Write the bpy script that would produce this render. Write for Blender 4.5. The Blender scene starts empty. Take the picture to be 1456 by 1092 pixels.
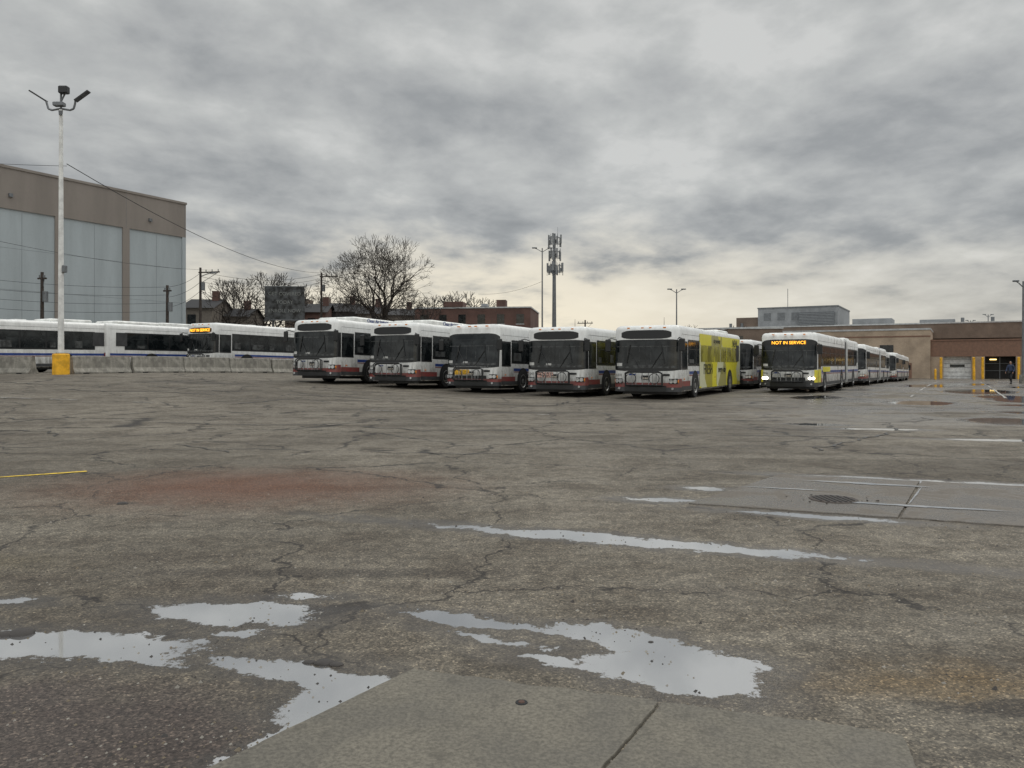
import bpy, math, random
from mathutils import Vector, Matrix, noise
R=math.radians
random.seed(7)
scn=bpy.context.scene
# ------------------------------------------------------------ helpers
def ss(t):
    t=max(0,min(1,t)); return t*t*(3-2*t)
def gz(x,y):
    return .95*ss((y-12)/30)*ss((-x+6)/26) - .6*ss((y-40)/70)*ss((x+10)/40)
A=30.0
ca,sa=math.cos(R(A)),math.sin(R(A))

class NT:
    def __init__(s,tree): s.t=tree; s.n=tree.nodes; s.l=tree.links
    def new(s,typ,**kw):
        n=s.n.new(typ)
        for k,v in kw.items():
            if k=='ins':
                for i,val in v.items():
                    if isinstance(val,bpy.types.NodeSocket): s.l.new(val,n.inputs[i])
                    else: n.inputs[i].default_value=val
            else: setattr(n,k,v)
        return n
    def math(s,op,a,b=0.0,clamp=False):
        return s.new('ShaderNodeMath',operation=op,use_clamp=clamp,ins={0:a,1:b}).outputs[0]
    def vm(s,op,a,b=(0,0,0)):
        n=s.new('ShaderNodeVectorMath',operation=op,ins={0:a,1:b})
        return n.outputs['Value'] if op in('LENGTH','DOT_PRODUCT') else n.outputs['Vector']
    def mr(s,v,a,b,c=0.0,d=1.0,smooth=True):
        n=s.new('ShaderNodeMapRange',interpolation_type='SMOOTHSTEP' if smooth else 'LINEAR')
        s.l.new(v,n.inputs[0])
        for i,x in zip((1,2,3,4),(a,b,c,d)): n.inputs[i].default_value=x
        return n.outputs[0]
    def mix(s,f,a,b,blend='MIX'):
        n=s.new('ShaderNodeMix',data_type='RGBA',blend_type=blend)
        for i,x in ((0,f),(6,a),(7,b)):
            if isinstance(x,bpy.types.NodeSocket): s.l.new(x,n.inputs[i])
            else:
                if i>0 and len(x)==3: x=(*x,1)
                n.inputs[i].default_value=x
        return n.outputs[2]
    def noise(s,vec,scale,detail=4,rough=.55,dist=0.0):
        n=s.new('ShaderNodeTexNoise',ins={'Scale':scale,'Detail':detail,'Roughness':rough,'Distortion':dist})
        s.l.new(vec,n.inputs['Vector']); return n
def newmat(name):
    m=bpy.data.materials.new(name); m.use_nodes=True
    nt=NT(m.node_tree); b=nt.n['Principled BSDF']
    return m,nt,b
_mc={}
def mat(name,col,rough=.6,metal=0,var=.12,scale=3.0,bump=0.0,spec=.5,emit=None,es=0,dirt=0.0):
    if name in _mc: return _mc[name]
    m,nt,b=newmat(name)
    tc=nt.new('ShaderNodeTexCoord').outputs['Object']
    n=nt.noise(tc,scale,3,.65)
    lo=tuple(c*(1-var*1.5) for c in col); hi=tuple(min(1,c*(1+var)) for c in col)
    f=nt.mr(n.outputs[0],.35,.65)
    c=nt.mix(f,lo,hi)
    if dirt>0:
        sx=nt.new('ShaderNodeSeparateXYZ'); nt.l.new(tc,sx.inputs[0])
        g=nt.mr(sx.outputs[2],1.4,.3)
        mp=nt.new('ShaderNodeMapping'); nt.l.new(tc,mp.inputs[0]); mp.inputs['Scale'].default_value=(3,3,.7)
        n2=nt.noise(mp.outputs[0],2.0,4,.7)
        gg=nt.math('MULTIPLY',nt.math('ADD',g,.2),nt.mr(n2.outputs[0],.25,.65))
        c=nt.mix(nt.math('MULTIPLY',gg,dirt,True),c,(.13,.12,.10))
    nt.l.new(c,b.inputs['Base Color'])
    r=nt.mr(n.outputs[0],.3,.7,max(0,rough-.08),min(1,rough+.1)); nt.l.new(r,b.inputs['Roughness'])
    b.inputs['Metallic'].default_value=metal
    b.inputs['Specular IOR Level'].default_value=spec
    if emit: b.inputs['Emission Color'].default_value=(*emit,1); b.inputs['Emission Strength'].default_value=es
    if bump>0:
        bp=nt.new('ShaderNodeBump',ins={'Strength':bump,'Distance':.02}); nt.l.new(nt.noise(tc,scale*8,3).outputs[0],bp.inputs['Height']); nt.l.new(bp.outputs[0],b.inputs['Normal'])
    _mc[name]=m; return m

class MB:
    def __init__(s): s.v=[];s.f=[];s.m=[];s.mats=[]
    def mi(s,m):
        if m not in s.mats: s.mats.append(m)
        return s.mats.index(m)
    def face(s,pts,m):
        b=len(s.v); s.v+= [tuple(p) for p in pts]; s.f.append(tuple(range(b,b+len(pts)))); s.m.append(s.mi(m))
    def grid(s,rows,m,closed=False):
        b=len(s.v); nc=len(rows[0])
        for r in rows: s.v+=[tuple(p) for p in r]
        k=s.mi(m)
        for i in range(len(rows)-1):
            for j in range(nc if closed else nc-1):
                j2=(j+1)%nc
                s.f.append((b+i*nc+j,b+i*nc+j2,b+(i+1)*nc+j2,b+(i+1)*nc+j)); s.m.append(k)
        return b,nc
    def box(s,x0,x1,y0,y1,z0,z1,m,bev=0):
        if bev<=0:
            b=len(s.v); s.v+=[(x0,y0,z0),(x1,y0,z0),(x1,y1,z0),(x0,y1,z0),(x0,y0,z1),(x1,y0,z1),(x1,y1,z1),(x0,y1,z1)]
            for f in ((0,3,2,1),(4,5,6,7),(0,1,5,4),(1,2,6,5),(2,3,7,6),(3,0,4,7)):
                s.f.append(tuple(b+i for i in f)); s.m.append(s.mi(m))
        else:
            def rg(z,i):
                a0,a1,c0,c1=x0+i,x1-i,y0+i,y1-i
                e=bev*.7
                return [(a0+e,c0,z),(a1-e,c0,z),(a1,c0+e,z),(a1,c1-e,z),(a1-e,c1,z),(a0+e,c1,z),(a0,c1-e,z),(a0,c0+e,z)]
            rows=[rg(z0,bev),rg(z0+bev,0),rg(z1-bev,0),rg(z1,bev)]
            s.grid(rows,m,True); s.face(rows[-1],m); s.face(rows[0][::-1],m)
    def cyl(s,p0,p1,r0,r1,m,n=10,cap=True):
        p0=Vector(p0);p1=Vector(p1); d=(p1-p0)
        if d.length<1e-6: return
        d.normalize(); u=d.orthogonal().normalized(); w=d.cross(u)
        ra=[p0+(u*math.cos(2*math.pi*i/n)+w*math.sin(2*math.pi*i/n))*r0 for i in range(n)]
        rb=[p1+(u*math.cos(2*math.pi*i/n)+w*math.sin(2*math.pi*i/n))*r1 for i in range(n)]
        s.grid([ra,rb],m,True)
        if cap: s.face(ra[::-1],m); s.face(rb,m)
    def tube(s,pts,r,m,n=6):
        for a,b in zip(pts[:-1],pts[1:]): s.cyl(a,b,r,r,m,n)
    def ball(s,c,rx,ry,rz,m,n=10):
        rows=[]
        for i in range(n+1):
            t=math.pi*i/n
            rows.append([(c[0]+rx*math.sin(t)*math.cos(2*math.pi*j/n),c[1]+ry*math.sin(t)*math.sin(2*math.pi*j/n),c[2]-rz*math.cos(t)) for j in range(n)])
        s.grid(rows,m,True)
    def obj(s,name,loc=(0,0,0),rot=(0,0,0),smooth=True,ang=35,parent=None):
        me=bpy.data.meshes.new(name); me.from_pydata(s.v,[],s.f)
        for m in s.mats: me.materials.append(m)
        for p,k in zip(me.polygons,s.m): p.material_index=k; p.use_smooth=smooth
        me.update()
        if smooth:
            try: me.set_sharp_from_angle(angle=R(ang))
            except Exception: pass
        o=bpy.data.objects.new(name,me); scn.collection.objects.link(o)
        o.location=loc; o.rotation_euler=rot
        if parent: o.parent=parent
        return o
def text(name,body,size,loc,rot,m,parent,ext=.004,sx=1.0):
    c=bpy.data.curves.new(name,'FONT'); c.body=body; c.size=size; c.extrude=ext; c.align_x='CENTER'; c.align_y='CENTER'
    c.materials.append(m); o=bpy.data.objects.new(name,c); scn.collection.objects.link(o)
    o.location=loc; o.rotation_euler=rot; o.scale=(sx,1,1); o.parent=parent; return o

# ------------------------------------------------------------ camera
cam=bpy.data.cameras.new('camera'); co=bpy.data.objects.new('camera',cam); scn.collection.objects.link(co)
co.location=(0,0,1.4); co.rotation_euler=(R(90),0,0)
cam.sensor_width=36; cam.lens=27.2; cam.shift_y=-.0192; cam.clip_end=5000
scn.camera=co
scn.view_settings.view_transform='Standard'; scn.view_settings.look='None'; scn.view_settings.exposure=0

# ------------------------------------------------------------ world
w=bpy.data.worlds.new("World"); scn.world=w; w.use_nodes=True
nt=NT(w.node_tree); bg=nt.n['Background']
sky=nt.new('ShaderNodeTexSky',sky_type='NISHITA'); sky.sun_disc=False; sky.sun_elevation=R(50); sky.sun_rotation=R(35)
tc=nt.new('ShaderNodeTexCoord').outputs['Generated']
sep=nt.new('ShaderNodeSeparateXYZ'); nt.l.new(tc,sep.inputs[0])
dz=nt.math('MAXIMUM',sep.outputs[2],0.0)
den=nt.math('ADD',dz,.21)
px=nt.math('DIVIDE',sep.outputs[0],den); py=nt.math('DIVIDE',sep.outputs[1],den)
cmb=nt.new('ShaderNodeCombineXYZ'); nt.l.new(px,cmb.inputs[0]); nt.l.new(py,cmb.inputs[1])
mp=nt.new('ShaderNodeMapping'); nt.l.new(cmb.outputs[0],mp.inputs[0]); mp.inputs['Rotation'].default_value=(0,0,R(-22)); mp.inputs['Scale'].default_value=(.95,.85,1); mp.inputs['Location'].default_value=(1.3,8.2,0)
n1=nt.noise(mp.outputs[0],2.3,7,.52,.15).outputs[0]
n2=nt.noise(mp.outputs[0],.8,2,.5,.1).outputs[0]
n3=nt.noise(mp.outputs[0],7.0,5,.6,.2).outputs[0]
dens=nt.math('ADD',nt.math('ADD',nt.math('MULTIPLY',n1,.58),nt.math('MULTIPLY',n2,.28)),nt.math('MULTIPLY',n3,.17))
rp=nt.new('ShaderNodeValToRGB'); nt.l.new(dens,rp.inputs[0])
cr=rp.color_ramp; cr.elements[0].position=.41; cr.elements[0].color=(.61,.615,.60,1)
cr.elements[1].position=.65; cr.elements[1].color=(.265,.277,.285,1)
e=cr.elements.new(.465); e.color=(.505,.515,.505,1)
e=cr.elements.new(.52); e.color=(.425,.435,.433,1)
e=cr.elements.new(.58); e.color=(.33,.342,.347,1)
gl=nt.mr(dz,.28,.03)
az=nt.mr(nt.math('ABSOLUTE',nt.math('ADD',sep.outputs[0],.05)),.62,.0)
gap=nt.mr(nt.math('ADD',nt.math('MULTIPLY',dens,-1.0),nt.math('MULTIPLY',gl,.33)),-.42,-.22)
gf=nt.math('MULTIPLY',nt.math('MULTIPLY',gl,nt.math('ADD',nt.math('MULTIPLY',az,.78),.22)),gap,True)
c=nt.mix(gf,rp.outputs[0],(.95,.86,.68))
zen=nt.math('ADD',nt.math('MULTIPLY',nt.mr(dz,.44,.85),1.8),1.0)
back=nt.math('ADD',nt.math('MULTIPLY',nt.mr(sep.outputs[1],.2,-.6),.6),1.0)  # extra sky brightness behind the camera, added to light the scene
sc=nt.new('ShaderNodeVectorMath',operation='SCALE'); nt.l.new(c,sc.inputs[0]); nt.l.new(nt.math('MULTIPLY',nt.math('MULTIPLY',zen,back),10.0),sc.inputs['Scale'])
fin=nt.mix(.04,sc.outputs[0],sky.outputs[0])
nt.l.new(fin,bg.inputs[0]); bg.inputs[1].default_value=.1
sl=bpy.data.lights.new('sun','SUN'); sl.energy=.6; sl.angle=R(15); sl.color=(1,.94,.85)
so=bpy.data.objects.new('sun',sl); scn.collection.objects.link(so); so.rotation_euler=(R(-40),0,R(-35)); so.location=(0,30,40)

# ------------------------------------------------------------ ground
PUD=[(.95,6.12,1.6,.13,-21),(.55,6.33,.6,.14,-18),(-1.55,4.36,.46,.19,-8),(-1.25,4.2,.2,.08,0),(-1.26,4.66,.16,.04,0),(-1.44,4.02,.12,.05,0),
(-.22,4.21,.36,.07,-22),(.15,4.05,.3,.03,-20),(.45,4.03,.24,.10,-15),(.66,3.86,.34,.14,-25),(.78,3.53,.36,.27,-20),(.60,3.6,.3,.1,-8),(.22,3.66,.2,.06,-15),(-.10,3.93,.25,.03,-25),
(-2.35,3.87,.78,.19,-6),(-1.85,3.70,.3,.07,-10),(-.85,3.47,.36,.13,-15),(-.74,3.25,.16,.27,-30),(-1.15,3.58,.3,.09,-20),(-2.97,4.54,.16,.06,0),(-.85,2.95,.06,.3,-32),
(1.54,7.98,.36,.12,-10),(2.2,8.7,.25,.1,-15),(2.8,7.12,.65,.10,-22),(4.37,9.45,1.0,.14,-20),(6.0,8.9,.9,.14,-20),
(14.8,28,1.0,1.6,-30),(7.1,18,.6,.3,-20),(7.9,16.7,.8,.2,-10),(9.2,14.2,1.1,.18,-15),(12.2,19,.9,1.2,-20),(11,13.2,.9,.14,-20),(15.5,22,1.4,.6,-30),(18,26,1.5,.8,-30),(13,33,.7,1.8,-30),(24,40,1.5,4,-30),(28,52,1.5,5,-30),(21,33,1,1.8,-30),(19.5,30,.7,2,-25),(34,58,1.5,5,-30),(17,42,.6,3,-30),(32,47,1.5,3,-30)]
DRK=[(-.55,6.9,.2,.14),(-2.0,7.3,.22,.12),(-3.9,7.8,.12,.1),(-1.2,5.2,1.5,.15),(3,27,2.5,.6),(-.5,30,2,.5),(-6,31,2,.5),(6,29,2.5,.8),(14,36,3,1),(-14,33,3,.8),(0,22,4,.5)]
def asphalt(name,near):
    m,nt,b=newmat(name)
    tc=nt.new('ShaderNodeTexCoord').outputs['Object']
    flat=nt.vm('MULTIPLY',tc,(1,1,0))
    nz=nt.noise(flat,3.2,4,.62); nc=nt.vm('SUBTRACT',nz.outputs['Color'],(.5,.5,.5)); pd=nt.vm('ADD',flat,nt.vm('MULTIPLY',nc,(.5,.36,0)))
    dmin=None
    for (cx,cy,hw,hh,an) in PUD:
        if (cy<12)!=near: continue
        q=nt.vm('SUBTRACT',pd,(cx,cy,0)); r=R(an)
        a_=nt.vm('DOT_PRODUCT',q,(math.cos(r)/hw,math.sin(r)/hw,0)); b_=nt.vm('DOT_PRODUCT',q,(-math.sin(r)/hh,math.cos(r)/hh,0))
        d=nt.math('SQRT',nt.math('ADD',nt.math('MULTIPLY',a_,a_),nt.math('MULTIPLY',b_,b_)))
        d=nt.math('MULTIPLY',nt.math('SUBTRACT',d,1.0),min(hw,hh)**.6)
        dmin=d if dmin is None else nt.math('MINIMUM',dmin,d)
    hf=nt.noise(flat,42,5,.8).outputs[0]
    mf=nt.noise(flat,8.5,5,.68).outputs[0]
    dm=nt.math('ADD',nt.math('ADD',dmin,nt.math('MULTIPLY',nt.math('SUBTRACT',hf,.5),.22)),nt.math('MULTIPLY',nt.math('SUBTRACT',mf,.5),.40))
    water=nt.mr(dm,.016,-.016)
    wet=nt.mr(dm,.42,.02)
    big=nt.noise(flat,.16,4,.6,.4).outputs[0]
    mid=nt.noise(flat,1.3,5,.65,.3).outputs[0]
    base=nt.mix(nt.mr(big,.35,.65),(.092,.081,.066),(.165,.149,.125))
    base=nt.mix(nt.math('MULTIPLY',nt.mr(mid,.44,.66),.58),base,(.066,.056,.047))
    mp=nt.new('ShaderNodeMapping'); nt.l.new(flat,mp.inputs[0]); mp.inputs['Rotation'].default_value=(0,0,R(15)); mp.inputs['Scale'].default_value=(.12,1.1,1)
    st=nt.noise(mp.outputs[0],.9,4,.6,.3).outputs[0]
    base=nt.mix(nt.math('MULTIPLY',nt.mr(st,.5,.7),.5),base,(.20,.185,.16))
    base=nt.mix(nt.math('MULTIPLY',nt.mr(st,.46,.32),.5),base,(.062,.052,.043))
    base=nt.mix(1.0,base,nt.mix(nt.mr(mf,.32,.68),(.70,.69,.68),(1.28,1.27,1.25)),'MULTIPLY')
    def blob(cx,cy,hw,hh,soft=.6,amp=.5):
        q=nt.vm('MULTIPLY',nt.vm('SUBTRACT',nt.vm('ADD',flat,nt.vm('MULTIPLY',nc,(amp*2,amp*2,0))),(cx,cy,0)),(1/hw,1/hh,0))
        return nt.mr(nt.vm('LENGTH',q),1+soft*.3,1-soft)
    if near:
        base=nt.mix(nt.math('MULTIPLY',blob(-3.1,8.9,2.7,1.7,.95),.85),base,(.115,.054,.034))
        base=nt.mix(nt.math('MULTIPLY',blob(-4.6,5.4,1.6,.5,.95),.35),base,(.13,.105,.05))
        base=nt.mix(nt.math('MULTIPLY',blob(-2.0,2.7,1.25,.85,.35,.25),.8),base,(.060,.048,.046))
        base=nt.mix(nt.math('MULTIPLY',blob(1.9,3.4,.75,.3,.9,.3),.5),base,(.15,.10,.045))
        base=nt.mix(nt.math('MULTIPLY',blob(2.1,3.15,.5,.1,.5,.2),.8),base,(.035,.03,.026))
    for (cx,cy,a1,a2) in DRK:
        if (cy<12)!=near: continue
        base=nt.mix(nt.math('MULTIPLY',blob(cx,cy,a1,a2,.6,.12 if near else .5),.6),base,(.045,.039,.034))
    vo=nt.new('ShaderNodeTexVoronoi',ins={'Scale':105.0}); nt.l.new(flat,vo.inputs['Vector'])
    sv=nt.new('ShaderNodeSeparateColor'); nt.l.new(vo.outputs['Color'],sv.inputs[0])
    agg=nt.new('ShaderNodeValToRGB'); nt.l.new(sv.outputs[0],agg.inputs[0])
    agg.color_ramp.elements[0].color=(.36,.36,.36,1); agg.color_ramp.elements[1].color=(2.4,2.3,2.1,1)
    e=agg.color_ramp.elements.new(.5); e.color=(.78,.78,.76,1); e=agg.color_ramp.elements.new(.88); e.color=(1.22,1.2,1.15,1)
    base=nt.mix(.78,base,agg.outputs[0],'MULTIPLY')
    base=nt.mix(1.0,base,nt.mix(nt.mr(hf,.35,.65),(.66,.66,.66),(1.40,1.37,1.31)),'MULTIPLY')
    cvec=nt.vm('ADD',flat,nt.vm('MULTIPLY',nt.vm('SUBTRACT',nt.noise(flat,1.4,5,.62).outputs['Color'],(.5,.5,.5)),(1.1,1.1,0)))
    ve=nt.new('ShaderNodeTexVoronoi',feature='DISTANCE_TO_EDGE',ins={'Scale':.36}); nt.l.new(cvec,ve.inputs['Vector'])
    crk=nt.math('MULTIPLY',nt.mr(ve.outputs[0],.0085,.0015) if near else nt.mr(ve.outputs[0],.020,.003),nt.mr(mid,.34,.50))
    base=nt.mix(nt.math('MULTIPLY',crk,.85),base,(.014,.012,.011))
    base=nt.mix(nt.math('MULTIPLY',wet,.62),base,(.040,.034,.029))
    rr=nt.math('SUBTRACT',nt.mr(mid,.3,.7,.70,.92),nt.math('MULTIPLY',wet,.42))
    if not near:
        sy=nt.new('ShaderNodeSeparateXYZ'); nt.l.new(tc,sy.inputs[0])
        damp=nt.math('MULTIPLY',nt.mr(sy.outputs[1],12,24),nt.math('MULTIPLY',nt.mr(nt.math('SUBTRACT',sy.outputs[0],nt.math('MULTIPLY',sy.outputs[1],.28)),-3,5),nt.mr(nt.noise(flat,.25,5,.65,.5).outputs[0],.40,.54)))
        base=nt.mix(nt.math('MULTIPLY',damp,.5),base,(.05,.044,.038))
        rr=nt.math('SUBTRACT',rr,nt.math('MULTIPLY',damp,.60),True)
    nt.l.new(base,b.inputs['Base Color'])
    nt.l.new(rr,b.inputs['Roughness']); b.inputs['Specular IOR Level'].default_value=.4
    if near:
        vb=nt.new('ShaderNodeTexVoronoi',ins={'Scale':105.0}); nt.l.new(flat,vb.inputs['Vector'])
        hgt=nt.math('SUBTRACT',nt.noise(flat,42,2,.8).outputs[0],nt.math('MULTIPLY',vb.outputs['Distance'],.6))
    else: hgt=nt.noise(flat,60,1,.8).outputs[0]
    bp=nt.new('ShaderNodeBump',ins={'Strength':.7,'Distance':.006}); nt.l.new(hgt,bp.inputs['Height']); nt.l.new(bp.outputs[0],b.inputs['Normal'])
    wb=nt.new('ShaderNodeBsdfPrincipled',ins={'Base Color':(.64,.645,.65,1),'Metallic':.92,'Roughness':.035})
    ms=nt.new('ShaderNodeMixShader'); nt.l.new(water,ms.inputs[0]); nt.l.new(b.outputs[0],ms.inputs[1]); nt.l.new(wb.outputs[0],ms.inputs[2])
    nt.l.new(ms.outputs[0],nt.n['Material Output'].inputs[0])
    return m
AN_,AF_=asphalt('asphalt_near',True),asphalt('asphalt_far',False)
def axis(lo,hi,step,ext):
    l=[]; v=lo
    while v<=hi: l.append(v); v+=step
    return [-e for e in ext[::-1]]+l+[e for e in ext]
xs=axis(-80,100,2,[160,300,700,2000]); ys=axis(-10,130,2,[180,300,700,3000])
ys=[y for y in ys if y>-100 or y==-180]
ys=sorted(set(ys)); xs=sorted(set(xs))
g=MB(); g.grid([[ (x,y,gz(x,y)) for x in xs] for y in ys],AF_); g.mi(AN_)
nc_=len(xs)-1
for i in range(len(ys)-1):
    if ys[i]<12:
        for j in range(nc_): g.m[i*nc_+j]=1
g.obj('asphalt_ground',ang=180)

# concrete slabs ------------------------------------------------
def conc_mat(name,col,wetn=0):
    m,nt,b=newmat(name); tc=nt.new('ShaderNodeTexCoord').outputs['Object']
    a1=nt.noise(tc,1.5,6,.65,.5).outputs[0]; a2=nt.noise(tc,60,5,.75).outputs[0]; a3=nt.noise(tc,9,5,.7).outputs[0]
    c=nt.mix(nt.mr(a1,.35,.65),tuple(x*.70 for x in col),col)
    c=nt.mix(1.0,c,nt.mix(nt.mr(a2,.3,.7),(.62,.62,.62),(1.32,1.32,1.3)),'MULTIPLY')
    c=nt.mix(nt.math('MULTIPLY',nt.mr(a3,.54,.66),.5),c,tuple(x*.42 for x in col))
    nt.l.new(c,b.inputs['Base Color'])
    if wetn: nt.l.new(nt.mr(a1,.45,.6,.22,.7),b.inputs['Roughness'])
    else: nt.l.new(nt.mr(a1,.35,.6,.6,.85),b.inputs['Roughness'])
    bp=nt.new('ShaderNodeBump',ins={'Strength':.5,'Distance':.004}); nt.l.new(a2,bp.inputs['Height']); nt.l.new(bp.outputs[0],b.inputs['Normal'])
    return m
CON=conc_mat('concrete_slab',(.152,.138,.112)); CONW=conc_mat('wet_concrete',(.105,.089,.072),1)
DARK=mat('black_rubber',(.012,.012,.013),.75)
def slab(name,panels,m,extra=None):
    g=MB()
    for poly in panels:
        n=len(poly); c=Vector((sum(p[0] for p in poly)/n,sum(p[1] for p in poly)/n,0))
        def jit(a,b_,k,seed):
            out=[]
            for i in range(k):
                t=i/k; x=a[0]+(b_[0]-a[0])*t; y=a[1]+(b_[1]-a[1])*t
                q=noise.noise(Vector((x*3.1,y*3.1,seed)))*.018+noise.noise(Vector((x*14,y*14,seed)))*.014+noise.noise(Vector((x*45,y*45,seed)))*.008
                out.append((x+q,y+q))
            return out
        pts=[]
        for i in range(n): pts+=jit(poly[i],poly[(i+1)%n],44,1.3)
        top=[(x,y,.010) for x,y in pts]
        ins=[(c.x+(x-c.x)*.995,c.y+(y-c.y)*.995,.014) for x,y in pts]
        bot=[(x,y,-.02) for x,y in pts]
        g.grid([bot,top,ins],m,True); g.face(ins,m)
    if extra: extra(g)
    return g.obj(name,ang=60)
def near_extra(g):
    g.cyl((.039,3.17,.0145),(.039,3.17,.017),.026,.024,DARK,18); g.cyl((.039,3.17,.017),(.039,3.17,.020),.014,.012,mat('rust',(.07,.04,.03),.8),14)
slab('concrete_apron',[[(-.458,3.524),(.605,3.183),(.312,2.66),(-.05,2.0),(-1.5,2.0),(-1.02,2.70)],[(.617,3.179),(1.471,2.906),(1.30,2.3),(1.15,1.9),(-.04,1.98),(.322,2.655)]],CON,near_extra)
IRON=mat('cast_iron',(.045,.035,.03),.55,.5)
def dr(g):
    x,y=3.3,7.95
    g.cyl((x,y,.013),(x,y,.020),.24,.235,IRON,28)
    for i in range(-3,4):
        h=math.sqrt(.2**2-(i*.055)**2); g.box(x+i*.055-.011,x+i*.055+.011,y-h,y+h,.020,.025,DARK)
    rg=random.Random(4)
    for i in range(30):
        a_=rg.random()*6.28; r_=rg.uniform(.1,.38); s_=rg.uniform(.005,.013); g.ball((x+r_*math.cos(a_)*1.4,y+r_*math.sin(a_)*.7,.020),s_,s_,s_*.4,IRON,5)
slab('concrete_drain_pad',[[(3.41,9.81),(1.77,7.74),(3.50,7.02),(4.85,9.21)],[(4.87,9.20),(3.52,7.01),(6.5,5.75),(7.75,8.0)]],CONW,dr)
PW=mat('water_film',(.58,.59,.61),.04,.9,.02)
def film(name,pts0,z):
    g=MB(); 
    for (cx,cy,hw,hh,an) in pts0:
        r=R(an); P=[]
        for i in range(120):
            t=2*math.pi*i/120; k=1+.5*noise.noise(Vector((math.cos(t)*1.6+cx,math.sin(t)*1.6+cy,2)))+.5*noise.noise(Vector((math.cos(t)*5+cx,math.sin(t)*5,5)))+.2*noise.noise(Vector((math.cos(t)*17+cx,math.sin(t)*17,5)))
            a_=hw*math.cos(t)*k; b2=hh*math.sin(t)*k
            P.append((cx+a_*math.cos(r)-b2*math.sin(r),cy+a_*math.sin(r)+b2*math.cos(r),z))
        g.face(P,PW)
    g.obj(name,smooth=False)
film('puddle',[(3.95,7.55,.6,.05,-21),(4.1,8.98,.6,.06,-22),(4.28,8.2,.55,.012,57),(3.1,8.6,.4,.03,-20)],.0182)

YEL=mat('yellow_road_paint',(.62,.42,.04),.7,0,.25,14)
WHP=mat('worn_white_paint',(.30,.29,.27),.7,0,.45,6)
TAR=mat('crack_sealant_tar',(.018,.016,.015),.45,0,.3,6)
def strip(g,p0,p1,wd,m,n=12,dz=.006,wob=0,gap=0):
    p0=Vector(p0);p1=Vector(p1); d=(p1-p0).normalized(); q=Vector((-d.y,d.x))
    rows=[]
    for i in range(n+1):
        c=p0.lerp(p1,i/n)
        if wob: c=c+q*wob*noise.noise(Vector((c.x*.35,c.y*.35,3)))+q*wob*.3*noise.noise(Vector((c.x*2,c.y*2,3)))
        h=wd/2*(1+.6*noise.noise(Vector((c.x*1.3,c.y*1.3,9))) if wob else 1)
        a_=c+q*h; b2=c-q*h
        r_=[(a_.x,a_.y,gz(a_.x,a_.y)+dz),(b2.x,b2.y,gz(b2.x,b2.y)+dz)]
        if gap and noise.noise(Vector((c.x*.5,c.y*.5,20)))>gap:
            if len(rows)>1: g.grid(rows,m)
            rows=[]
        else: rows.append(r_)
    if len(rows)>1: g.grid(rows,m)
g=MB(); strip(g,(-9.5,7.4),(-5.55,10.1),.11,YEL,60,.006,.03); g.obj('yellow_road_line')
g=MB()
for k in range(7):
    sx,sy_=17+k*3.3,33-k*1.2
    strip(g,(sx,sy_),(sx+.5*60,sy_+.866*60),.10,WHP,60,.012,.03,.2)
strip(g,(-28,27),(1,21),.09,WHP,90,.014,.03,.1)
g.obj('parking_bay_lines')
g=MB()
for a_,b2,wd in (((-22,20.5),(12,14.0),.05),((-16,28),(16,23.5),.07),((-30,33),(-4,27.5),.08),((3,26.8),(20,24),.10),((-9,13.4),(2,11.6),.035),((5,12.5),(12,22),.05),((-12,17),(-7,26),.06),((0,24),(3,29.5),.06),((8,27.5),(16,34),.08),((-4.5,12.3),(-11,16.5),.04)):
    strip(g,a_,b2,wd,TAR,150,.009,.9,.12)
g.obj('crack_sealant')
g=MB(); ST=[mat('gravel_light',(.26,.24,.21),.8),mat('gravel_dark',(.05,.045,.042),.8),mat('gravel_tan',(.16,.13,.09),.8)]
for i in range(5200):
    y=2.6+random.random()**1.6*6; x=random.uniform(-.7,.7)*y
    if noise.noise(Vector((x*1.2,y*1.2,0)))<random.uniform(-.2,.35): continue
    s=random.uniform(.003,.009)*(1.8 if random.random()<.05 else 1)
    m_=random.choice(ST); rz=random.random()*6.3
    P=[Vector((math.cos(rz+t)*s*random.uniform(.7,1.2),math.sin(rz+t)*s*random.uniform(.7,1.2),0))+Vector((x,y,0)) for t in (0,1.57,3.14,4.71)]
    T=Vector((x+s*.2,y,s*random.uniform(.6,1)))
    for a_,b2 in zip(P,P[1:]+P[:1]): g.face([a_,b2,T],m_)
g.obj('gravel',smooth=False)
g=MB()
for (x,y,s) in ((-2.55,4.02,.07),(-2.62,4.0,.05),(-.88,3.62,.05),(-.82,3.6,.035),(-.95,3.63,.03),(-3.9,7.75,.06),(1.98,2.93,.03),(.7,3.9,.015)):
    rows=[]
    for i in range(6):
        t=math.pi/2*i/5
        rows.append([(x+s*math.cos(t)*math.cos(u)*(1+.35*noise.noise(Vector((u*2,x*9,t)))),y+s*.7*math.cos(t)*math.sin(u)*(1+.3*noise.noise(Vector((u*2,y*9,t)))),s*.4*math.sin(t)) for u in [k*.6283 for k in range(10)]])
    g.grid(rows,ST[1],True)
g.obj('asphalt_debris',ang=20)

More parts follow.
